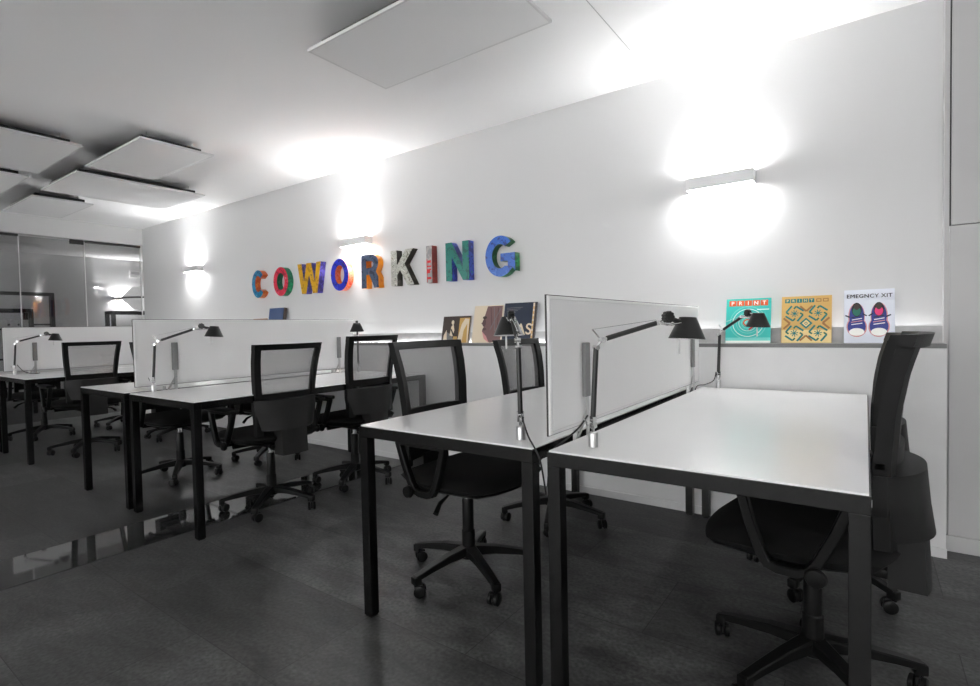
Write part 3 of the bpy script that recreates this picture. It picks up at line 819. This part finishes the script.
art(t, it)
for k, chh in enumerate('PRINT'): text(t, chh, -.088 + .028 * k, .2235, .019, c_sand, bold=.0002, align='CENTER', name='title_letter')
# 3 white book with trainers
t = book(-.090, .117, .275, 'white magazine reading EMEGNCY XIT above a pair of blue trainers', simple('cover_pale', s(226, 230, 240), .35))
it = []
for sg, cx in ((-1, -.051), (1, .040)):
    it += [(disc(cx, .082, .043, .052, 26, sg * -.08), c_rose, 1), (disc(cx, .084, .038, .047), c_blue, 2),
           (disc(cx + sg * .001, .135, .035, .072), c_rose, 1), (disc(cx, .137, .031, .068), c_blue, 3),
           (disc(cx, .172, .021, .036), c_dk, 4), (disc(cx, .163, .017, .024), c_pink if sg > 0 else c_grn, 5),
           (disc(cx, .056, .032, .020), c_white, 4), (disc(cx, .186, .012, .016), c_dbrown, 6),
           (line(cx - .020, .118, cx + .022, .126, .004), c_white, 6), (line(cx - .024, .106, cx + .024, .114, .004), c_rose, 6), (line(cx - .022, .094, cx + .024, .101, .004), c_white, 6),
           (line(cx - .022, .130, cx + .020, .139, .005), c_navy, 6), (line(cx + sg * .028, .132, cx + sg * .048, .142, .007), c_navy, 6), (line(cx - sg * .024, .150, cx - sg * .042, .138, .006), c_navy, 6)]
art(t, it)
text(t, 'EMEGNCY XIT', .0, .232, .0275, c_dk, bold=.0004, align='CENTER', name='title', spacing=1.08)
# 4 small dark picture book
t = book(-2.800, -2.520, .215, 'small dark magazine with a pale figure, leftmost of the three by the near lamp', c_dbrown)
it = [(rect(.030, 0, .132, .200), c_gold, 1), ([(.020, .0), (.055, .150), (.085, .195), (.125, .190), (.130, 0)], c_cream, 2), ([(.070, 0), (.080, .10), (.110, .155), (.120, 0)], c_gold, 3),
      (disc(-.038, .165, .014, .018), c_cream, 2), ([(-.060, .06), (-.050, .130), (-.030, .155), (-.015, .10), (-.030, .05)], c_cream, 2), ([(-.110, 0), (-.095, .09), (-.060, .07), (-.02, .035), (.0, 0)], c_grey, 1),
      ([(-.125, 0), (-.120, .06), (-.095, .105), (-.085, .03), (-.06, 0)], c_cream, 2), (line(-.05, .11, -.02, .06, .012), c_dk, 3), (rect(-.02, 0, .02, .05), c_gold, 1)]
art(t, it)
# 5 face
t = book(-2.490, -2.222, .290, 'cream magazine with a brown profile face, middle of the three by the near lamp', c_cream)
it = [([(-.010, .284), (.128, .284), (.135, .02), (.040, .0), (-.020, .03), (-.045, .09), (-.030, .13), (-.058, .15), (-.030, .175), (-.030, .21)], c_mauve, 1),
      (disc(-.030, .155, .017, .030), c_mauve2, 2), (disc(-.028, .195, .020, .012), c_dbrown, 2), (disc(-.024, .105, .018, .010), c_mauve2, 2),
      (line(.02, .275, .045, .13, .006), c_mauve2, 2), (line(.05, .275, .075, .09, .005), c_grey, 2), (line(.09, .27, .10, .06, .006), c_mauve2, 2), (line(.115, .27, .03, .10, .005), c_grey, 2),
      ([(-.045, .09), (.0, .05), (.03, .0), (-.02, .03)], c_rose, 2)]
art(t, it)
# 6 navy
t = book(-2.208, -1.928, .300, 'dark blue magazine with big white letters MAS along its foot', c_navy)
it = [(rect(.108, .0, .122, .295), c_cream, 1), (rect(.122, 0, .140, .295), c_dbrown, 1)]
for k in range(7): it.append((rect(.110, .03 + k * .036, .120, .052 + k * .036), c_gold, 2))
for k in range(4): it.append((line(-.12, .262 - k * .012, .02 - k * .02, .265 - k * .012, .003), c_grey, 1))
art(t, it)
text(t, 'M', -.130, .052, .13, c_cream, bold=.0015, name='title_letter'); text(t, 'A', -.022, .058, .12, c_cream, bold=.0015, name='title_letter'); text(t, 'S', .060, .062, .115, c_cream, bold=.0015, name='title_letter')
# left books
t = book(-5.30, -5.02, .375, 'dusty blue upright book on the shelf below the first O', c_blue2, name='book', th=.030, lean=8, cat='book')
MB().box((.125, -.0012, .0), (.1402, .0315, .3752)).build('spine', c_dbrown, t)
book(-5.62, -5.335, .268, 'low book left of the dusty blue one, only its brown top edge showing', c_brown, name='book', th=.02, lean=10, cat='book')

# ------------------------------------------------------------------ things beyond the glass
def rack(x, y0, y1, z1, dx, label, shelf_z):
    t = thing('metal_rack', label, 'rack', (x, y0, 0), 0)
    L = y1 - y0
    for a in (0, dx - .05):
        for c in (0, L - .05):
            MB().box((a, c, 0), (a + .05, c + .05, z1), .002).build('post', M['dark_frame'], t)
    b = MB()
    b.box((0, .05, z1 - .05), (.05, L - .05, z1)); b.box((dx - .05, .05, z1 - .05), (dx, L - .05, z1))
    b.box((.05, 0, z1 - .05), (dx - .05, .05, z1)); b.box((.05, L - .05, z1 - .05), (dx - .05, L, z1)); b.build('top_frame', M['dark_frame'], t)
    for z in shelf_z: MB().box((.02, .02, z), (dx - .02, L - .02, z + .025)).build('shelf', M['dark_frame'], t)
    return t
rack(-10.75, 1.20, 2.84, 1.80, .10, 'tall dark open rack behind the glass at the left', (.30, .75, 1.28))
rack(-9.75, 3.22, 4.60, 1.475, .30, 'dark high table frame behind the glass, next to the wall end', (1.44,))
rack(-10.0, 1.3, 2.34, 1.50, .30, 'lower pale-topped dark frame behind the glass, in front of the tall rack', (.6, 1.20))
for i, (yy, hh2, ww, lab) in enumerate(((1.90, .10, .17, 'white box of papers on the frame beyond the glass'), (2.13, .09, .05, 'narrow white folder standing on the frame beyond the glass'), (2.23, .10, .10, 'small white box beside the narrow folder beyond the glass'))):
    b = MB(); b.box((-9.93, yy, 1.2255), (-9.78, yy + ww, 1.2255 + hh2 + .02), .003)
    tag(b.build('storage_box', M['paper']), lab, 'box')
t = thing('pendant_lamp', 'round pale lampshade hanging beyond the glass at the wall end', 'pendant lamp', (-10.2, 3.93, 1.73))
MB().lathe([(.03, .20), (.13, .19), (.28, .04), (.285, 0), (.28, -.04), (.13, -.19), (.03, -.20)], n=32).build('lamp_shade', simple('pale_shade', .92, .5), t)
MB().lathe([(.287, -.014), (.287, .014)], n=32).build('shade_band', M['dark_frame'], t)
MB().tube([(0, 0, .19), (0, 0, H - 1.73)], .004).build('cord', M['cord'], t)
t = thing('exit_sign_plate', 'small white plate high on the wall beyond the glass', 'sign', (XF + .0, 4.66, 2.36))
MB().box((0, -.10, -.07), (.02, .10, .07), .002).build('plate', M['paper'], t)
MB().box((.020, -.08, -.010), (.021, .08, .05)).build('printed_field', simple('plate_grey', .5, .5), t)

m_ = bpy.data.materials['pale_shade']; nt_ = m_.node_tree
tl_ = nt_.nodes.new('ShaderNodeBsdfTranslucent'); tl_.inputs[0].default_value = (.9, .9, .9, 1)
mx_ = nt_.nodes.new('ShaderNodeMixShader'); mx_.inputs[0].default_value = .6
nt_.nodes['Principled BSDF'].inputs['Emission Color'].default_value = (1, 1, 1, 1); nt_.nodes['Principled BSDF'].inputs['Emission Strength'].default_value = .35  # weak emission added to brighten the backlit shade
nt_.links.new(nt_.nodes['Principled BSDF'].outputs[0], mx_.inputs[1]); nt_.links.new(tl_.outputs[0], mx_.inputs[2])
nt_.links.new(mx_.outputs[0], nt_.nodes['Material Output'].inputs[0])

# ------------------------------------------------------------------ world, camera, colour
w = bpy.data.worlds.new('World'); SC.world = w; w.use_nodes = True
w.node_tree.nodes['Background'].inputs[0].default_value = (.5, .5, .5, 1); w.node_tree.nodes['Background'].inputs[1].default_value = 6.0

f, yaw, pitch, roll, ch = 525.76, .6208, .0299, -.0205, 1.1023
cy, sy, cp, sp, cr, sr = math.cos(yaw), math.sin(yaw), math.cos(pitch), math.sin(pitch), math.cos(roll), math.sin(roll)
F0 = Vector((-sy, cy, 0)); R0 = Vector((cy, sy, 0)); U0 = Vector((0, 0, 1))
F = F0 * cp - U0 * sp; U = U0 * cp + F0 * sp
R = R0 * cr + U * sr; U2 = U * cr - R0 * sr
cam = bpy.data.cameras.new('camera'); co = bpy.data.objects.new('camera', cam); COL.objects.link(co)
mw = Matrix(((R.x, U2.x, -F.x, 0), (R.y, U2.y, -F.y, 0), (R.z, U2.z, -F.z, ch), (0, 0, 0, 1)))
co.matrix_world = mw
cam.sensor_width = 36; cam.lens = f / 980 * 36; cam.clip_start = .05
SC.camera = co
SC.view_settings.view_transform = 'Standard'; SC.view_settings.look = 'None'; SC.view_settings.gamma = 1
SC.view_settings.use_curve_mapping = False; SC.view_settings.exposure = 1.66
